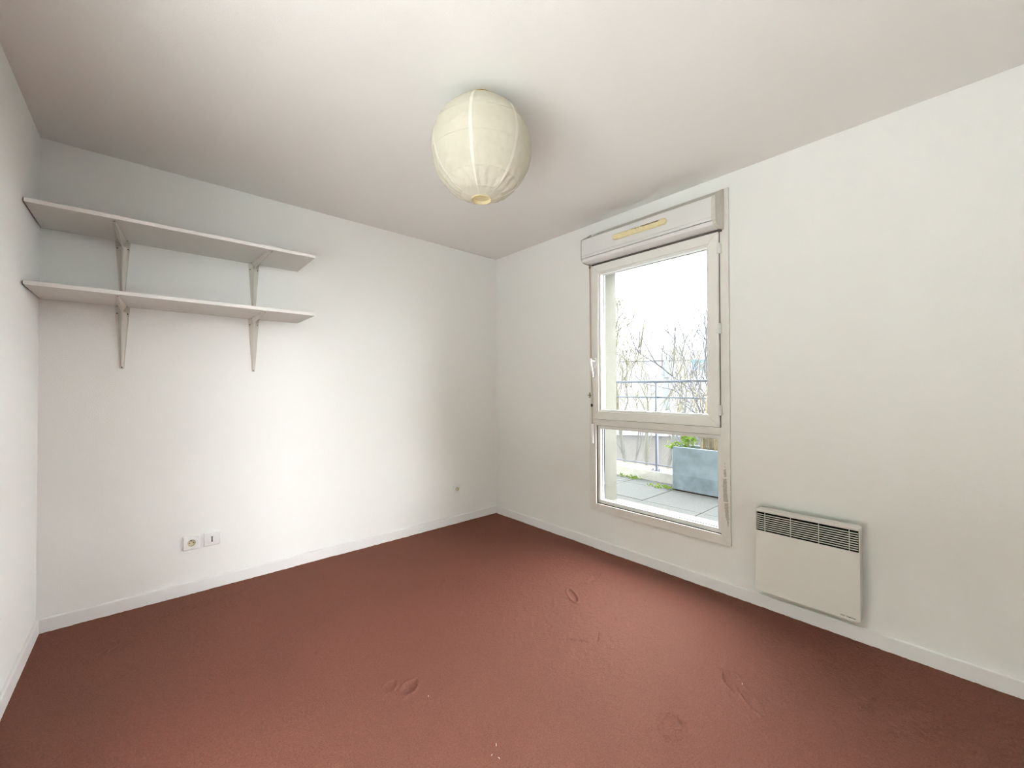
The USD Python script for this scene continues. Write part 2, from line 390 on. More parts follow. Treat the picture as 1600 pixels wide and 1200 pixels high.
# handle on the left stile: rosette, neck and lever
hp = obj("handle", join([hull([(-0.041 - dx, -1.226 + sy * (0.012 - dx * 0.3), 1.413 + sz * (0.036 - dx * 0.4)) for dx in (0, 0.009) for sy in (-1, 1) for sz in (-1, 1)] + [(-0.041, -1.226, 1.413 + s * 0.042) for s in (-1, 1)] + [(-0.049, -1.226, 1.413 + s * 0.038) for s in (-1, 1)])]), "bead", SH, smooth=40, label="pale window handle rosette")
obj("lever", join([tube([(-0.045, -1.226, 1.428), (-0.078, -1.226, 1.428), (-0.088, -1.226, 1.426)], [0.008, 0.008, 0.007], 12),
                   tube([(-0.088, -1.224, 1.448), (-0.090, -1.225, 1.436), (-0.090, -1.226, 1.415), (-0.086, -1.229, 1.38), (-0.080, -1.234, 1.34), (-0.077, -1.238, 1.308)], [0.006, 0.0095, 0.0095, 0.0085, 0.0075, 0.005], 12)]), "white_plastic", SH, smooth=50, label="white lever handle turned down")
# bare patches on the right frame member where paint has flaked off
def flake(pts, seed):
    r = np.random.default_rng(seed)
    out = []
    n = len(pts)
    for i in range(n):
        a, b = np.array(pts[i]), np.array(pts[(i + 1) % n])
        L = np.linalg.norm(b - a)
        k = max(2, int(L / 0.006))
        for t in np.arange(k) / k:
            out.append(a + (b - a) * t + r.normal(0, 0.0013, 2))
    return extrude(out, 0, -0.0204, -0.0196)
obj("paint_flake", join([flake([(-2.144, 0.735), (-2.157, 0.745), (-2.160, 0.700), (-2.148, 0.690)], 1), flake([(-2.140, 0.685), (-2.161, 0.685), (-2.163, 0.60), (-2.168, 0.545), (-2.142, 0.55)], 2),
                         flake([(-2.146, 0.540), (-2.169, 0.545), (-2.172, 0.42), (-2.167, 0.40), (-2.156, 0.45)], 3), flake([(-2.147, 0.775), (-2.152, 0.777), (-2.150, 0.765)], 4), flake([(-2.150, 0.760), (-2.156, 0.756), (-2.153, 0.748)], 5)]), "patch", win, label="worn patch of flaked paint on the frame")
# outside: shutter guide rails, sill
obj("guide_rail", join([box(0.065, 0.072, HOLE[1] - 0.028, HOLE[1], HOLE[2], HOLE[3]), box(0.10, 0.107, HOLE[1] - 0.028, HOLE[1], HOLE[2], HOLE[3]), box(0.065, 0.107, HOLE[1] - 0.006, HOLE[1], HOLE[2], HOLE[3])]), "guide", win)
obj("guide_rail", join([box(0.065, 0.072, HOLE[0], HOLE[0] + 0.028, HOLE[2], HOLE[3]), box(0.10, 0.107, HOLE[0], HOLE[0] + 0.028, HOLE[2], HOLE[3]), box(0.065, 0.107, HOLE[0], HOLE[0] + 0.006, HOLE[2], HOLE[3])]), "guide", win)
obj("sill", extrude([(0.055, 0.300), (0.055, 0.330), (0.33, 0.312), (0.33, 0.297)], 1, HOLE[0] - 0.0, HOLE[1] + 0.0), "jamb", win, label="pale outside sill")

# ------------------------------------------------------------------ roller shutter box above the window
bx = thing("shutter_box", "beige plastic roller shutter box mounted above the window", "shutter box", (0, -1.666, 2.17))
BYL, BYR = -1.176, -2.157
sec = [(-0.0205, 2.172), (-0.112, 2.172), (-0.128, 2.177), (-0.138, 2.190), (-0.138, 2.335), (-0.0205, 2.405)]
# body behind, then visible pieces: front panel, lower lip, bottom cover
obj("body", extrude([(-0.0205, 2.176), (-0.106, 2.176), (-0.118, 2.181), (-0.124, 2.194), (-0.126, 2.330), (-0.0205, 2.396)], 1, BYR + 0.006, BYL - 0.006), "gasket", bx)
fp = obj("front_panel", extrude([(-0.1335, 2.2165), (-0.139, 2.2165), (-0.1405, 2.219), (-0.1405, 2.333), (-0.139, 2.336), (-0.1335, 2.336)], 1, BYR + 0.022, BYL - 0.0075), "box", bx)
obj("lower_lip", extrude([(-0.126, 2.197), (-0.138, 2.197), (-0.1405, 2.1985), (-0.1405, 2.2148), (-0.126, 2.2148)], 1, BYR + 0.022, BYL - 0.0075), "box", bx)
obj("bottom_cover", extrude([(-0.0205, 2.171), (-0.112, 2.171), (-0.126, 2.175), (-0.1345, 2.184), (-0.1375, 2.1925), (-0.1285, 2.1925), (-0.12, 2.182), (-0.11, 2.178), (-0.0205, 2.178)], 1, BYR + 0.02, BYL - 0.0075), "box", bx, smooth=30)
def cap(y0, y1):
    s = [(-0.0205, 2.168), (-0.020, 2.168), (-0.090, 2.166), (-0.112, 2.169), (-0.130, 2.178), (-0.1435, 2.196), (-0.1435, 2.337), (-0.139, 2.340), (-0.0205, 2.410)]
    return extrude(s[1:] + [(-0.0205, 2.168)][:0], 1, y0, y1)
obj("end_cap", cap(BYL - 0.007, BYL), "cap", bx, smooth=25)
obj("end_cap", cap(BYR, BYR + 0.020), "cap", bx, smooth=25)
obj("top_strip", extrude([(-0.134, 2.337), (-0.138, 2.337), (-0.0205, 2.408), (-0.0205, 2.402)], 1, BYR + 0.02, BYL - 0.075), "cap", bx)
# yellowed air inlet on the front
VY0, VY1, VZ = -1.862, -1.462, 2.277
vp = []
for xx, g in ((-0.140, 0.0), (-0.150, 0.0), (-0.156, 0.005)):
    for yc, sg in ((VY0 + 0.020, -1), (VY1 - 0.020, 1)):
        for a in np.linspace(-np.pi / 2, np.pi / 2, 9):
            vp.append((xx, yc + sg * (0.020 - g) * math.cos(a), VZ + (0.019 - g) * math.sin(a)))
vn = obj("air_inlet", hull(vp), "vent", bx, smooth=30, label="yellowed plastic air inlet")
dust = []
for k in range(30):
    yy = -1.62 - RNG.random() ** 0.8 * 0.19
    w_, h_ = 0.003 + RNG.random() * 0.010, 0.0016 + RNG.random() * 0.0026
    zz = VZ + 0.0105 + RNG.random() * 0.004
    dust.append(box(-0.1563, -0.1540, yy - w_, yy + w_, zz - h_, zz + h_, 0.0004))
obj("grime", join(dust), "dust", vn, label="brown grime on the air inlet's upper edge", kind="stuff")
obj("bottom_gasket", box(-0.036, -0.0205, BYR + 0.012, BYL - 0.02, 2.158, 2.1715), "gasket", bx)

# ------------------------------------------------------------------ shutter crank hanging at the window's left
cr = thing("shutter_crank", "thin brown shutter crank rod with white grip hanging left of the window", "crank rod", (-0.055, -1.195, 0.80))
obj("joint", join([tube([(-0.052, -1.192, 2.167), (-0.054, -1.193, 2.150)], 0.007, 10), tube([(-0.054, -1.193, 2.150), (-0.055, -1.193, 2.135)], [0.008, 0.005], 10), box(-0.060, -0.048, -1.198, -1.186, 2.138, 2.152, 0.002)]), "brown_metal", cr)
obj("rod", tube([(-0.055, -1.193, 2.14), (-0.056, -1.200, 1.6), (-0.058, -1.209, 1.10)], 0.0042, 8), "rod", cr, smooth=True)
obj("knuckle", tube([(-0.058, -1.209, 1.105), (-0.058, -1.209, 1.098), (-0.058, -1.2095, 1.088), (-0.058, -1.210, 1.082)], [0.0045, 0.008, 0.008, 0.0045], 10), "black", cr, smooth=40)
obj("lower_rod", join([tube([(-0.058, -1.210, 1.084), (-0.058, -1.213, 0.958)], 0.0046, 8), tube([(-0.058, -1.213, 0.966), (-0.058, -1.213, 0.954)], [0.007, 0.0075], 10)]), "rod", cr, smooth=40)
obj("grip", tube([(-0.058, -1.213, 0.956), (-0.058, -1.2135, 0.950), (-0.058, -1.216, 0.812), (-0.058, -1.216, 0.806)], [0.007, 0.0085, 0.0085, 0.006], 14), "white_plastic", cr, smooth=50, label="white crank grip")
cl = thing("rod_clip", "small brown clip holding the shutter crank rod", "clip", (-0.03, -1.180, 1.17))
obj("clip_arm", box(-0.060, -0.0195, -1.196, -1.188, 1.163, 1.175, 0.001), "brown_metal", cl)
obj("clip_jaw", join([box(-0.064, -0.056, -1.186, -1.176, 1.166, 1.174, 0.001), box(-0.064, -0.056, -1.197, -1.186, 1.150, 1.156, 0.001), box(-0.064, -0.056, -1.197, -1.186, 1.184, 1.190, 0.001), box(-0.0635, -0.0575, -1.197, -1.190, 1.150, 1.190, 0.001)]), "brown_metal", cl)

# ------------------------------------------------------------------ wall heater
ht = thing("wall_heater", "white electric panel heater with a slotted grille under the window wall", "heater", (0, -2.554, 0.123))
HY0, HY1, HZ0, HZ1, HX = -2.774, -2.334, 0.122, 0.564, -0.090
# rounded casing: front panel below the grille, sides, top
def rrect(y0, y1, z0, z1, r, n=5):
    p = []
    for cy, cz, a0 in ((y1 - r, z1 - r, 0), (y0 + r, z1 - r, 90), (y0 + r, z0 + r, 180), (y1 - r, z0 + r, 270)):
        for a in np.radians(np.linspace(a0, a0 + 90, n)):
            p.append((cy + r * math.cos(a), cz + r * math.sin(a)))
    return p
outer = Polygon(rrect(HY0, HY1, HZ0, HZ1, 0.010))
inner = Polygon(rrect(HY0 + 0.004, HY1 - 0.004, HZ0 + 0.004, HZ1 - 0.004, 0.006))
obj("casing", extrude_poly(outer.difference(inner), 0, HX + 0.003, -0.030), "heater", ht, smooth=35)
front = Polygon(rrect(HY0, HY1, HZ0, 0.449, 0.008))
obj("front_panel", join([extrude_poly(front, 0, HX + 0.001, HX + 0.004), extrude_poly(Polygon(rrect(HY0 + 0.002, HY1 - 0.002, HZ0 + 0.002, 0.447, 0.007)), 0, HX, HX + 0.001)]), "heater", ht)
obj("top_band", box(HX, HX + 0.010, HY0 + 0.003, HY1 - 0.003, 0.549, HZ1 - 0.0005, 0.003), "heater", ht)
obj("inner_duct", box(HX + 0.020, -0.032, HY0 + 0.005, HY1 - 0.005, HZ0 + 0.006, HZ1 - 0.005), "heater_dark", ht)
NS = 9
pitch = (0.549 - 0.449) / NS
for k in range(NS):
    zc = 0.449 + pitch * (k + 0.92)
    if k < NS - 1:
        ya, yb = HY0 + 0.006, HY1 - 0.006
        obj("slat", hull([(xx, y, zz) for y in (ya, yb) for xx, zz in ((HX, zc - 0.0022), (HX, zc + 0.0022), (HX + 0.006, zc + 0.0018), (HX + 0.006, zc - 0.0018))]), "heater_slat", ht)
for yy in (-2.379, -2.497, -2.616, -2.735):
    obj("grille_rib", box(HX + 0.0005, HX + 0.012, yy - 0.0012, yy + 0.0012, 0.449, 0.549), "heater_slat", ht)
obj("wall_mount", box(-0.030, -0.001, HY0 + 0.05, HY0 + 0.08, 0.2, 0.5), "heater_dark", ht)
obj("wall_mount", box(-0.030, -0.001, HY1 - 0.08, HY1 - 0.05, 0.2, 0.5), "heater_dark", ht)
# printed maker's mark, bottom right: small oval emblem and lettering
def on_heater(mesh, y_left, z0, depth=0.0003):
    v = mesh.vertices
    w = np.stack([HX - 0.0002 - v[:, 2], y_left - v[:, 0], z0 + v[:, 1]], 1)
    t = trimesh.Trimesh(w, mesh.faces, process=False)
    return t
tx = meshkit.text_mesh("Thermor", 0.0064, 0.0003, bold=True)
tw = tx.bounds[1][0] - tx.bounds[0][0]
tx.apply_scale([0.036 / tw, 1, 1])
obj("lettering", on_heater(tx, -2.7205, 0.1325), "ink", ht, label="small black maker's lettering")
ov = []
for (a, b, dz) in ((0.0095, 0.0034, 0.0), (0.005, 0.0018, 0.0)):
    t_ = np.linspace(0, 2 * np.pi, 29)[:-1]
    ov.append(tube([(HX - 0.0002, -2.7085 + a * math.cos(q), 0.1360 + b * math.sin(q)) for q in t_], 0.0006, 4, closed=True))
obj("emblem", join(ov), "grey_ink", ht, label="grey oval emblem")

# ------------------------------------------------------------------ shelves with brackets
def screw(c, axis):
    return lathe([(0.0, 0.0022), (0.0025, 0.0020), (0.0040, 0.0)], c, 10, axis)

def bracket(parent, x, zt, leg, arm, splay):
    """zt: underside of the board. Pressed steel: leg on the wall (y = 0) and arm under the board, both tapering, each folded up to a ridge."""
    th, R0, R1, WL, WA = 0.0025, 0.024, 0.007, 0.062, 0.060
    lip = 0.006
    def strip(w0, w1, L):
        return [(-w0 / 2, 0.0), (w0 / 2, 0.0), (w1 / 2, L), (0.0, L + 0.004), (-w1 / 2, L)]
    def on_wall(u, t, d): return (x + u, -d, zt - t)
    def on_board(u, t, d): return (x + u + splay * t / arm, -t, zt - d)
    lg = hull([on_wall(u, t, d) for u, t in strip(WL, 0.018, leg) for d in (0.0003, th)])
    ar = hull([on_board(u, t, d) for u, t in strip(WA, 0.018, arm) for d in (0.0003, th)])
    b = obj("bracket", join([lg, ar]), "bracket", parent, label="tapered pressed-steel bracket")
    # the ridge: a sharp fold running down the leg, round the corner and out along the arm
    rl = hull([on_wall(s * h, t, th * 0.5) for s in (-1, 1) for h, t in ((0.021, 0.03), (0.0055, leg - 0.004))] + [on_wall(s * 0.0025, t, d) for s in (-1, 1) for t, d in ((0.03, R0 + 0.004), (leg - 0.006, R1))])
    rb = hull([on_board(s * h, t, th * 0.5) for s in (-1, 1) for h, t in ((0.019, 0.03), (0.0055, arm - 0.020))] + [on_board(s * 0.0025, t, d) for s in (-1, 1) for t, d in ((0.03, R0 + 0.004), (arm - 0.026, R1))])
    pts = [(0.0, zt), (0.0, zt - 0.11)]
    for a in np.radians(np.linspace(180, 90, 11)):
        pts.append((-0.105 - 0.085 * math.cos(a), zt - 0.105 + 0.085 * math.sin(a)))
    pts += [(-0.11, zt)]
    web = extrude_poly(Polygon(pts).buffer(0), 0, x - 0.0028, x + 0.0028)
    obj("rib", join([rl, rb, web]), "bracket", b, smooth=28)
    for (du, dz) in ((-0.021, 0.038), (0.021, 0.038), (0.0, leg - 0.007)):
        obj("screw", screw((x + du, -th - (0.003 if du == 0 else 0), zt - dz), 1), "screw", b)
    for du in (-0.019, 0.019):
        q = screw((0, 0, 0), 2)
        q.apply_transform(np.diag([1, 1, -1, 1]))
        q.apply_translation([x + du, -0.045, zt - th])
        obj("screw", q, "screw", b)
    sc = screw((0, 0, 0), 2)
    sc.apply_transform(np.diag([1, 1, -1, 1]))
    sc.apply_translation([x + splay, -arm + 0.012, zt - th - 0.002])
    obj("screw", sc, "screw", b)

SX0, SX1, SD = -2.9835, -1.798, 0.400
for zt, leg, label in ((2.0415, 0.334, "upper wide beige wall shelf on two tapered steel brackets"), (1.6800, 0.342, "lower wide beige wall shelf on two tapered steel brackets")):
    sh = thing("wall_shelf", label, "shelf", ((SX0 + SX1) / 2, 0, zt), group="pair of wall shelves")
    bo = obj("board", box(SX0, SX1, -SD + 0.001, -0.001, zt, zt + 0.018, 0.0006), "shelf", sh)
    obj("lit_edge_band", box(SX0, SX1, -SD - 0.0004, -SD + 0.001, zt, zt + 0.018, 0.0003), "lit_shelf_edge", bo, label="front edge band with light put into its paler colour")
    obj("shaded_raw_end", box(SX0 - 0.0012, SX0 + 0.0002, -SD + 0.002, -0.002, zt + 0.001, zt + 0.017), "chipboard", bo, label="raw chipboard end, darkened by the shadow gap put into its colour")
    for bxp in (-2.684, -2.061):
        bracket(sh, bxp, zt, leg, 0.390, {(-2.684, 2): -0.018, (-2.061, 2): 0.028}.get((bxp, round(zt)), -0.004) if zt > 2 else -0.004)

# ------------------------------------------------------------------ sockets on the far wall
def plate(xc, zc):
    pts = []
    for yy, g in ((-0.0, 0.0), (-0.007, 0.0), (-0.012, 0.004)):
        for sx in (-1, 1):
            for sz in (-1, 1):
                r = 0.003
                for (dx, dz) in ((0, r), (r, 0), (r * 0.3, r * 0.3)):
                    pts.append((xc + sx * (0.041 - g - dx), yy, zc + sz * (0.041 - g - dz)))
    return hull(pts)

def ring_plate(xc, zc, r):
    """Raised square with a round well: the plate minus a cylinder."""
    base = plate(xc, zc)
    cut = trimesh.creation.cylinder(radius=r, height=0.03, sections=40)
    cut.apply_transform(trimesh.transformations.rotation_matrix(math.pi / 2, [1, 0, 0]))
    cut.apply_translation([xc, -0.017, zc])
    return trimesh.boolean.difference([base, cut], engine="manifold")

def power_socket(xc, zc, label):
    t = thing("power_socket", label, "power socket", (xc, 0, zc - 0.04), group="power sockets on the far wall")
    obj("plate", ring_plate(xc, zc, 0.0195), "white_plastic", t)
    w = lathe([(0.0192, 0.0118), (0.0180, 0.0125), (0.0175, 0.0045), (0.0, 0.0040)], (xc, 0, zc), 36, 1)
    wl = obj("well", w, "cream_plastic", t, smooth=35, label="cream round socket well")
    for s in (-1, 1):
        obj("pin_hole", lathe([(0.0, 0.0048), (0.0028, 0.0048), (0.0028, 0.0030)], (xc + s * 0.0095, 0, zc - 0.001), 14, 1), "black", wl)
    obj("earth_pin", tube([(xc, -0.004, zc + 0.010), (xc, -0.012, zc + 0.010), (xc, -0.0135, zc + 0.010)], [0.0024, 0.0024, 0.001], 10), "steel", wl, smooth=40)
    obj("black_disc", lathe([(0.0, 0.0046), (0.004, 0.0046), (0.004, 0.003)], (xc - 0.002, 0, zc + 0.0135), 12, 1), "black", wl)  # small flat black disc behind the earth pin

power_socket(-2.3755, 0.3015, "white power socket plate left of the phone jack near the floor")
power_socket(-0.4700, 0.3095, "white power socket plate close to the room's far corner")
tj = thing("phone_jack", "white phone jack plate with an upright black slot, beside a power socket", "phone jack", (-2.2765, 0, 0.2615))
obj("plate", plate(-2.2765, 0.3025), "white_plastic", tj)
jk = obj("insert", box(-2.2765 - 0.0235, -2.2765 + 0.0235, -0.0135, -0.0115, 0.3025 - 0.0235, 0.3025 + 0.0235, 0.0008), "white_plastic", tj)
obj("slot", join([box(-2.2765 - 0.0026, -2.2765 + 0.0026, -0.0138, -0.0128, 0.3025 - 0.0155, 0.3025 + 0.0165), box(-2.2765 - 0.0045, -2.2765 + 0.0045, -0.0138, -0.0128, 0.3025 - 0.0165, 0.3025 - 0.0125)]), "black", jk, label="black T-shaped phone slot")

# ------------------------------------------------------------------ paper lantern
LC, LR = np.array([-1.493, -1.711, 2.266]), 0.2190
ln = thing("paper_lantern", "round cream paper lantern hanging close under the ceiling", "ceiling lamp", (LC[0], LC[1], LC[2] - 0.2))
NG = 7
view = math.atan2(CAM[1] - LC[1], CAM[0] - LC[0])      # the seams as the photo shows them
PH0 = view - math.radians(11)
TOP, BOT = math.radians(70), math.radians(-79)

def shade_point(ph, la, lift=0.0):
    ph, la = np.asarray(ph, float), np.asarray(la, float)
    d = np.stack([np.cos(la) * np.cos(ph), np.cos(la) * np.sin(ph), np.sin(la)], -1)
    g = ((ph - PH0) / (2 * np.pi / NG)) % 1.0
    flat = 1 - 0.016 * np.sin(np.pi * g) ** 2 * np.cos(la)          # paper a little flatter between the seams
    rings = 1 - 0.006 * np.abs(np.sin(la * 6.5))                        # wires hold it out
    crease = 0.0065 * (meshkit.fbm(d * 7.0, 4, 3) - 0.5) + 0.0016 * (meshkit.fbm(d * 26.0, 3, 8) - 0.5)
    low = np.clip((-la - 0.45) / 0.6, 0, 1)
    pleat = 0.0020 * low * np.sin(ph * 21 + 4 * meshkit.noise(d * 4.0, 6)) * np.clip((1.25 + la) * 3, 0, 1)
    r = LR * flat * rings + crease + pleat + lift
    p = d * r[..., None]
    p[..., 2] = np.where(p[..., 2] > 0, p[..., 2] * 0.965, p[..., 2])
    return LC + p

def patch_mesh(p0, p1, l0, l1, n, k, lift=0.0):
    A, B = np.meshgrid(np.linspace(p0, p1, n), np.linspace(l0, l1, k), indexing="ij")
    V = shade_point(A, B, lift).reshape(-1, 3)
    i = np.arange(n * k).reshape(n, k)
    a, b, c, d = i[:-1, :-1].ravel(), i[1:, :-1].ravel(), i[1:, 1:].ravel(), i[:-1, 1:].ravel()
    return trimesh.Trimesh(V, np.vstack([np.stack([a, b, c], 1), np.stack([a, c, d], 1)]), process=False)

gw = 2 * np.pi / NG
for k in range(NG):
    g = obj("paper_gore", patch_mesh(PH0 + k * gw, PH0 + (k + 1) * gw, BOT, TOP, 26, 80), "paper", ln, smooth=True)
for k in range(NG):
    hw = 0.060
    L, nn = np.linspace(BOT + 0.05, TOP, 60), 4
    V = np.stack([shade_point(PH0 + k * gw + hw * (j / (nn - 1) - 0.5), L, 0.0011) for j in range(nn)], 0).reshape(-1, 3)
    i = np.arange(nn * 60).reshape(nn, 60)
    a, b, c, d = i[:-1, :-1].ravel(), i[1:, :-1].ravel(), i[1:, 1:].ravel(), i[:-1, 1:].ravel()
    obj("paper_seam", trimesh.Trimesh(V, np.vstack([np.stack([a, b, c], 1), np.stack([a, c, d], 1)]), process=False), "paper_seam", ln, smooth=True, label="pale glued seam strip")
obj("upper_band", patch_mesh(0, 2 * np.pi, math.radians(21), TOP, 180, 24, 0.0005), "paper_double", ln, smooth=True, label="greyer doubled paper band near the top")
obj("lower_band", patch_mesh(0, 2 * np.pi, math.radians(-66), math.radians(-44), 180, 16, 0.0005), "paper_double", ln, smooth=True, label="greyer doubled paper band near the bottom")
for la in (48, 21, -10, -44, -66):
    ph = np.linspace(0, 2 * np.pi, 97)[:-1]
    obj("hoop_wire", tube(shade_point(ph, np.full_like(ph, math.radians(la)), 0.0002), 0.0009, 5, closed=True), "paper", ln, smooth=True)
zb = LC[2] - LR * math.sin(-BOT) + 0.004
nr = LR * math.cos(BOT)
obj("bottom_ring", lathe([(nr + 0.002, zb + 0.004), (nr + 0.003, zb - 0.008), (nr, zb - 0.009), (nr - 0.004, zb + 0.003), (0.0, zb + 0.006)], (LC[0], LC[1], 0), 40), "paper_neck", ln, smooth=30, label="yellowish ring closing the lantern's bottom")
obj("ceiling_cap", lathe([(0.0, 2.4998), (0.050, 2.4998), (0.051, 2.496), (0.049, 2.478), (0.036, 2.466), (0.020, 2.44), (0.0, 2.44)], (LC[0], LC[1], 0), 40), "ochre", ln, smooth=35, label="ochre ceiling cap")

# ------------------------------------------------------------------ added glazed door, pale paving and foliage screen out of view, for fill light
dr = thing("added_door_1", "white framed double glazed door added in the left wall to let fill light in", loc=(-W, (ADDED_DOOR_Y[0] + ADDED_DOOR_Y[1]) / 2, 0.02), kind="structure")
def rail(y0, y1, z0, z1):
    return box(-W - 0.09, -W - 0.02, y0, y1, z0, z1, 0.002)
y0, y1, z0, z1 = *ADDED_DOOR_Y, *ADDED_DOOR_Z
ym = (y0 + y1) / 2
obj("added_door_frame", join([rail(y0 - 0.01, y0 + 0.02, z0, z1), rail(y1 - 0.02, y1 + 0.01, z0, z1), rail(y0, y1, z1 - 0.02, z1 + 0.01), rail(y0, y1, z0 - 0.02, z0 + 0.02)]), "trim", dr)
for a, b in ((y0 + 0.02, ym - 0.001), (ym + 0.001, y1 - 0.02)):
    lf = obj("added_door_leaf", join([rail(a, a + 0.05, z0 + 0.02, z1 - 0.02), rail(b - 0.05, b, z0 + 0.02, z1 - 0.02), rail(a + 0.05, b - 0.05, z1 - 0.07, z1 - 0.02), rail(a + 0.05, b - 0.05, z0 + 0.02, z0 + 0.09)]), "trim", dr)
    obj("pane", box(-W - 0.058, -W - 0.052, a + 0.04, b - 0.04, z0 + 0.08, z1 - 0.06), "glass", lf)
obj("added_courtyard", box(-W - 9.2, -W - 0.2, -16, 10, -3.2, -0.02), "added_courtyard", kind="structure", label="pale paving added outside the added door to bounce fill light inside")  # added reflector: pale paving bounces sky light up through the door
def added_hedge():  # added dark block, cuts the low sky seen through the door
    b = trimesh.creation.box([2.4, 26, 10.4])
    b = trimesh.Trimesh(*trimesh.remesh.subdivide_to_size(b.vertices, b.faces, 0.55))
    v = np.array(b.vertices) + [-W - 10.5, -3, 2.0]
    n = meshkit.fbm(v * 1.3, 3, 2)[:, None] - 0.5
    v = v + np.sign(np.array(b.vertices) * [1, 0.2, 0.25]) * n * 0.9 * (v[:, 2:] > -3)
    return trimesh.Trimesh(v, b.faces, process=False)
hg_ = thing("added_hedge", "tall dark green foliage wall added to block low sky light at the added door", "added_hedge", (-W - 10.5, -3, -3.2))
obj("foliage", added_hedge(), "added_hedge", hg_, smooth=True, kind="stuff")

# ------------------------------------------------------------------ terrace outside
TZ, KX = 0.25, 1.39
obj("ground", box(-60, 120, -90, 90, -3.4, -3.2), "ground", kind="structure", label="pale street ground far below the terrace")
te = obj("terrace", box(0.30, 1.62, REAR - 0.2, 4.0, -3.2, TZ - 0.045), "kerb", kind="structure", label="paved terrace floor outside the window")
xl = [0.305, 0.634, 1.136, KX]
for iy in range(-6, 9):
    ya = -1.222 + iy * 0.502
    for ix in range(3):
        ch = 0.003
        obj("paver", box(xl[ix] + 0.003, xl[ix + 1] - 0.003, ya + 0.003, ya + 0.499, TZ - 0.045, TZ + RNG.random() * 0.002, ch), "paver", te)
obj("kerb", box(KX, 1.62, REAR - 0.2, 4.0, TZ - 0.045, 0.352, 0.006), "kerb", te, label="low pale concrete kerb under the railing")

RX, RT, RM, RB = 1.45, 1.293, 1.124, 0.412
ra = thing("railing", "dark grey metal terrace railing with wire mesh infill", "railing", (RX, -0.91, 0.352))
obj("top_rail", box(RX - 0.02, RX + 0.02, -4.3, 3.9, RT - 0.014, RT + 0.010, 0.003), "rail", ra)
obj("mid_rail", box(RX - 0.008, RX + 0.008, -4.3, 3.9, RM - 0.007, RM + 0.007, 0.002), "rail", ra)
posts = [-0.91 + k * 1.2 for k in range(-2, 5)]
for y in posts:
    po = obj("post", box(RX - 0.022, RX + 0.022, y - 0.008, y + 0.008, 0.360, RT - 0.012, 0.001), "rail", ra)
    obj("base_plate", box(RX - 0.04, RX + 0.04, y - 0.05, y + 0.05, 0.352, 0.360, 0.001), "rail", po)
    for s in (-1, 1):
        obj("anchor_bolt", tube([(RX - 0.02, y + s * 0.036, 0.36), (RX - 0.02, y + s * 0.036, 0.376)], 0.006, 6), "rail", po)
def mesh_panel(ya, yb, za, zb, pitch=0.024):
    out = []
    wdt, hgt = yb - ya, zb - za
    for sgn in (1, -1):
        for c in np.arange(-hgt, wdt, pitch):
            a = max(c, 0.0)
            b = min(c + hgt, wdt)
            if b - a < 0.005:
                continue
            p, q = (ya + a, za + (a - c)), (ya + b, za + (b - c))
            if sgn < 0:
                p, q = (p[0], zb + za - p[1]), (q[0], zb + za - q[1])
            out.append(tube([(RX + sgn * 0.001, *p), (RX + sgn * 0.001, *q)], 0.0020, 4))
    return join(out)
for y in posts[:-1]:
    pn = obj("mesh_panel", mesh_panel(y + 0.02, y + 1.18, RB, 0.95), "rail", ra, kind="stuff", label="diagonal wire mesh infill")
    obj("panel_rim", join([box(RX - 0.006, RX + 0.006, y + 0.012, y + 1.188, RB - 0.008, RB + 0.004), box(RX - 0.006, RX + 0.006, y + 0.012, y + 1.188, 0.948, 0.958)]), "rail", pn)

PY0, PY1, PX0, PX1, PZ1 = -2.02, -1.222, 1.165, 1.380, 0.668
pl = thing("planter", "blue-grey rectangular planter box standing on the terrace", "planter", ((PX0 + PX1) / 2, (PY0 + PY1) / 2, TZ))
obj("box_wall", join([box(PX0, PX0 + 0.02, PY0, PY1, TZ + 0.012, PZ1, 0.004), box(PX1 - 0.02, PX1, PY0, PY1, TZ + 0.012, PZ1, 0.004), box(PX0 + 0.02, PX1 - 0.02, PY1 - 0.02, PY1, TZ + 0.012, PZ1, 0.004), box(PX0 + 0.02, PX1 - 0.02, PY0, PY0 + 0.02, TZ + 0.012, PZ1, 0.004), box(PX0 + 0.01, PX1 - 0.01, PY0 + 0.01, PY1 - 0.01, TZ + 0.012, TZ + 0.03)]), "planter", pl)
obj("soil", box(PX0 + 0.02, PX1 - 0.02, PY0 + 0.02, PY1 - 0.02, TZ + 0.3, PZ1 - 0.03), "soil", pl)
obj("foot", box(PX0 + 0.012, PX1 - 0.012, PY0 + 0.02, PY1 - 0.02, TZ, TZ + 0.013), "soil", pl)

def leaf_quad(p, d, n, ln_, wd):
    """a small folded leaf: six triangles."""
    d = d / np.linalg.norm(d)
    s = np.cross(d, n)
    s /= np.linalg.norm(s) + 1e-9
    u = np.cross(s, d)
    v = [p, p + d * ln_ * 0.35 + s * wd * 0.5 + u * wd * 0.12, p + d * ln_ * 0.4 - u * wd * 0.05, p + d * ln_ * 0.35 - s * wd * 0.5 + u * wd * 0.12, p + d * ln_ * 0.75 + s * wd * 0.3 + u * wd * 0.06, p + d * ln_ * 0.75 - s * wd * 0.3 + u * wd * 0.06, p + d * ln_ - u * wd * 0.2]
    f = [[0, 2, 1], [0, 3, 2], [1, 2, 4], [2, 3, 5], [2, 6, 4], [2, 5, 6]]
    return np.array(v), np.array(f)

def leaves(spots, size, rng):
    V, Fc, n = [], [], 0
    for p in spots:
        d = rng.normal(0, 1, 3) + [0, 0, 0.3]
        v, f = leaf_quad(np.array(p), d, rng.normal(0, 1, 3), size * (0.7 + 0.6 * rng.random()), size * (0.55 + 0.3 * rng.random()))
        V.append(v), Fc.append(f + n)
        n += len(v)
    return trimesh.Trimesh(np.vstack(V), np.vstack(Fc), process=False)

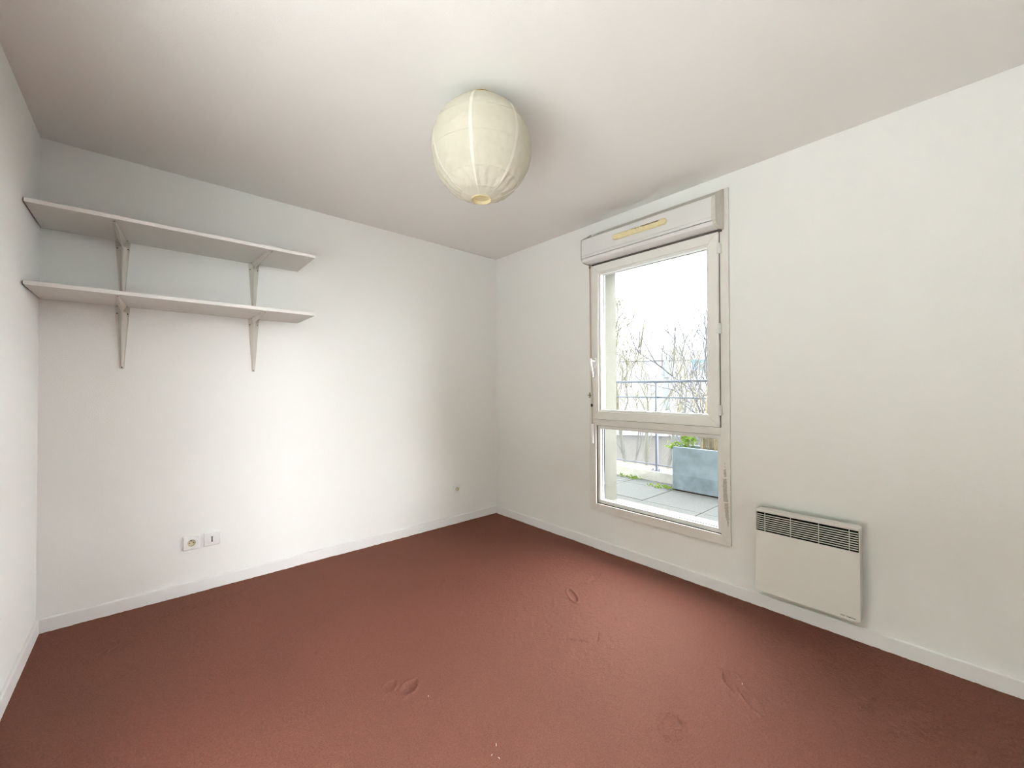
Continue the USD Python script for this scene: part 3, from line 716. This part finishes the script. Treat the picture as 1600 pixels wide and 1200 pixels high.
rg = np.random.default_rng(11)
lp = thing("leafy_plant", "bright lime-green leafy plant spilling over the planter's left end", "plant", (1.27, -1.32, PZ1 - 0.03))
stems, spots = [], []
for k in range(17):
    b = np.array([1.27 + rg.normal(0, 0.03), -1.335 + rg.normal(0, 0.05), PZ1 - 0.035])
    tip = b + np.array([rg.normal(-0.02, 0.05), rg.normal(0.03, 0.075), 0.09 + 0.10 * rg.random()])
    if k < 4:
        tip = np.array([1.14 + rg.normal(0, 0.02), -1.20 + rg.normal(0, 0.02), PZ1 - 0.02 + 0.05 * rg.random()])
    mid = (b + tip) / 2 + [0, 0, 0.05]
    pts = np.array([b, mid, tip])
    stems.append(tube(pts, [0.003, 0.002, 0.001], 5))
    for t in np.linspace(0.25, 1, 9):
        q = (1 - t) ** 2 * b + 2 * t * (1 - t) * mid + t * t * tip
        spots.append(q + rg.normal(0, 0.012, 3))
obj("stem", join(stems), "leaf", lp)
obj("foliage", leaves(spots, 0.034, rg), "leaf", lp, kind="stuff")
dg = thing("dry_grass", "clump of tall straw-coloured dry grass growing in the planter", "grass", (1.27, -1.63, PZ1 - 0.03))
blades, heads = [], []
for k in range(150):
    b = np.array([1.27 + rg.normal(0, 0.035), -1.62 + rg.uniform(-0.24, 0.17), PZ1 - 0.04])
    hgt = 0.25 + 0.5 * rg.random() ** 1.3
    lean = np.array([rg.normal(0, 0.10), rg.normal(0.02, 0.12), 0])
    s = np.linspace(0, 1, 5)[:, None]
    pts = b + s * [0, 0, hgt] + s ** 2 * lean * hgt * 1.5
    blades.append(tube(pts, np.linspace(0.0028, 0.0008, 5), 4))
    if k % 3 == 0:
        heads += [pts[-1] - (pts[-1] - pts[-2]) * u * 0.6 for u in rg.random(5)]
obj("blades", join(blades), "straw", dg, kind="stuff")
obj("seed_head", leaves(heads, 0.020, rg), "straw", dg, kind="stuff")
for (cx, cy, L, label) in ((1.33, -0.62, 0.16, "yellow-green weed patch at the kerb foot left of the railing post"), (1.16, -1.10, 0.13, "yellow-green weed patch beside the planter's corner")):
    wd = thing("weed", label, "weed", (cx, cy, TZ))
    sp = [(cx + rg.normal(0, 0.02), cy + rg.uniform(-L, L), TZ + 0.003 + 0.02 * rg.random()) for k in range(60)]
    obj("foliage", leaves(sp, 0.024, rg), "leaf", wd, kind="stuff")

# ------------------------------------------------------------------ beyond the terrace
def polar(px, D):
    a = YAW + math.atan((px - 800) / F_PX)
    return np.array([CAM[0] + D * math.sin(a), CAM[1] + D * math.cos(a)])

def grow(p, d, length, r, depth, rng, out):
    n = 5
    pts, rad, q, dd = [p.copy()], [max(r, 0.0100)], p.copy(), d.copy()
    for k in range(n):
        dd = dd + rng.normal(0, 0.13, 3) + [0, 0, 0.06]
        dd /= np.linalg.norm(dd)
        q = q + dd * length / n
        pts.append(q.copy())
        rad.append(max(r * (1 - 0.5 * (k + 1) / n), 0.0085))
    out.append(tube(pts, rad, 5))
    if depth == 0:
        return
    for k in range(rng.integers(2, 4) if depth > 1 else 2):
        i = rng.integers(2, n + 1)
        side = rng.normal(0, 1, 3)
        nd = dd + side / np.linalg.norm(side) * (0.5 + 0.3 * rng.random()) + [0, 0, 0.2]
        grow(pts[i], nd / np.linalg.norm(nd), length * (0.55 + 0.25 * rng.random()), rad[i] * 0.7, depth - 1, rng, out)

def tree(px, D, top, label, seed, mat, stems=3, spread=0.35):
    rng = np.random.default_rng(seed)
    c = polar(px, D)
    t = thing("bare_tree", label, "tree", (c[0], c[1], -3.2))
    trunk, crown = [], []
    for k in range(stems):
        base = np.array([c[0] + rng.normal(0, 0.12), c[1] + rng.normal(0, 0.12), -3.22])
        d = np.array([rng.normal(0, spread), rng.normal(0, spread), 1.0])
        d /= np.linalg.norm(d)
        hgt = (top + 3.2) * (0.62 + 0.08 * rng.random())
        pts, q, dd = [base], base.copy(), d.copy()
        for j in range(9):
            dd = dd + rng.normal(0, 0.05, 3)
            dd /= np.linalg.norm(dd)
            q = q + dd * hgt / 9
            pts.append(q.copy())
        rad = np.linspace(0.070, 0.030, 10)
        trunk.append(tube(pts, rad, 8))
        for j in range(4, 10):
            for _ in range(1 if j < 9 else 3):
                side = rng.normal(0, 1, 3)
                nd = dd + side / np.linalg.norm(side) * 0.65 + [0, 0, 0.45]
                grow(pts[j], nd / np.linalg.norm(nd), hgt * (0.26 + 0.10 * rng.random()), max(rad[j] * 0.5, 0.015), 3, rng, crown)
    obj("trunk", join(trunk), mat, t, smooth=True)
    obj("branches", join(crown), mat, t)

tree(985, 9.0, 3.4, "bare multi-stemmed tree nearest the window's left reveal", 21, "bark", 2, 0.10)
tree(1018, 12.8, 3.1, "bare tree with upright forked branches left of the railing post", 22, "bark", 2, 0.12)
tree(1066, 17.0, 3.2, "bare tree with spreading branches behind the planter", 23, "bark_grey", 2, 0.16)
tree(1102, 8.3, 2.3, "bare grey tree behind the dry grass at the window's right", 24, "bark_grey", 2, 0.14)

def oriented(px, D, wdt, dep, z0, z1):
    """a box facing the room, centred on direction px."""
    c = polar(px, D)
    b = trimesh.creation.box([wdt, dep, z1 - z0])
    b.apply_transform(trimesh.transformations.rotation_matrix(-YAW - math.atan((px - 800) / F_PX), [0, 0, 1]))
    b.apply_translation([c[0], c[1], (z0 + z1) / 2])
    return b

def far_house(px, D, wdt, dep, eave, ridge, label, wall, windows, mat_roof="far_roof"):
    c = polar(px, D)
    t = thing("house", label, "house", (c[0], c[1], -3.2))
    obj("walls", oriented(px, D, wdt, dep, -3.2, eave), wall, t)
    rot = trimesh.transformations.rotation_matrix(-YAW - math.atan((px - 800) / F_PX), [0, 0, 1])
    w2, d2 = wdt / 2 + 0.25, dep / 2 + 0.25
    rf = hull([(-w2, -d2, eave), (w2, -d2, eave), (w2, d2, eave), (-w2, d2, eave), (-w2, 0, ridge), (w2, 0, ridge)])
    rf.apply_transform(rot)
    rf.apply_translation([c[0], c[1], 0])
    obj("roof", rf, mat_roof, t)
    for (u, z, ww, hh) in windows:
        wv = box(u - ww / 2, u + ww / 2, -dep / 2 - 0.06, -dep / 2 + 0.05, z - hh / 2, z + hh / 2)
        wv.apply_transform(rot)
        wv.apply_translation([c[0], c[1], 0])
        obj("window", wv, "far_pane", t)

far_house(1010, 42, 22, 9, 3.6, 5.0, "long pale house with low ridge far behind the bare trees", "far_white", [(u, z, 1.1, 1.5) for u in (-9, -6, -3, 0, 3, 6, 9) for z in (-1.2, 1.8)])
far_house(1090, 55, 16, 9, 4.0, 6.0, "distant pale house right of the pointed tower", "far_white", [(u, z, 1.1, 1.5) for u in (-6, -3, 0, 3, 6) for z in (-1.2, 2.0)])
far_house(1000, 22, 13, 5, -0.9, 0.1, "low beige street house seen through the railing mesh", "far_beige", [(u, -2.2, 1.2, 1.3) for u in (-5, -2.5, 2.5, 5)], "far_white")
bl = thing("apartment_block", "pale tall apartment block beside the window's left reveal", "building", (*polar(925, 30), -3.2))
obj("walls", oriented(925, 30, 3.45, 6, -3.2, 6.6), "far_white", bl)
obj("roof_edge", oriented(925, 30, 3.6, 6.2, 6.6, 6.85), "far_roof", bl)
tw_ = thing("spire", "distant slim pointed tower behind the bare trees", "tower", (*polar(1041, 33), -3.2))
c48 = polar(1041, 33)
obj("shaft", oriented(1041, 33, 0.42, 0.42, -3.2, 2.0), "tower", tw_)
sp = hull([(c48[0] + a * 0.28, c48[1] + b * 0.28, 2.0) for a in (-1, 1) for b in (-1, 1)] + [(c48[0], c48[1], 3.9)])
obj("cap", sp, "tower", tw_)
# blue banner on a pole
cb = polar(1093, 16)
bn = thing("banner", "blue banner with pale marks hanging among the bare branches", "banner", (cb[0], cb[1], -3.2))
def bquad(pxy, D, t=0.03):
    pts = []
    for (px, py) in pxy:
        d = fwd + (px - 800) / F_PX * rgt + (600 - py) / F_PX * up
        k = D / math.hypot(d[0], d[1])
        for s in (0, t):
            pts.append(CAM + d * k + np.array([s * d[0], s * d[1], 0]))
    return hull(pts)
obj("cloth", bquad([(1079, 561), (1098, 563), (1106, 567), (1106, 580), (1084, 577)], 16), "banner", bn)
obj("mark", join([bquad([(1090, 567), (1093, 568), (1092, 575), (1089, 573)], 15.95), bquad([(1098, 566), (1102, 570), (1099, 576), (1095, 571)], 15.95)]), "banner_mark", bn, label="pale mark on the blue cloth")
cp = polar(1106, 16)
obj("pole", tube([(cp[0], cp[1], -3.22), (cp[0], cp[1], 2.35)], 0.04, 8), "bark_grey", bn)
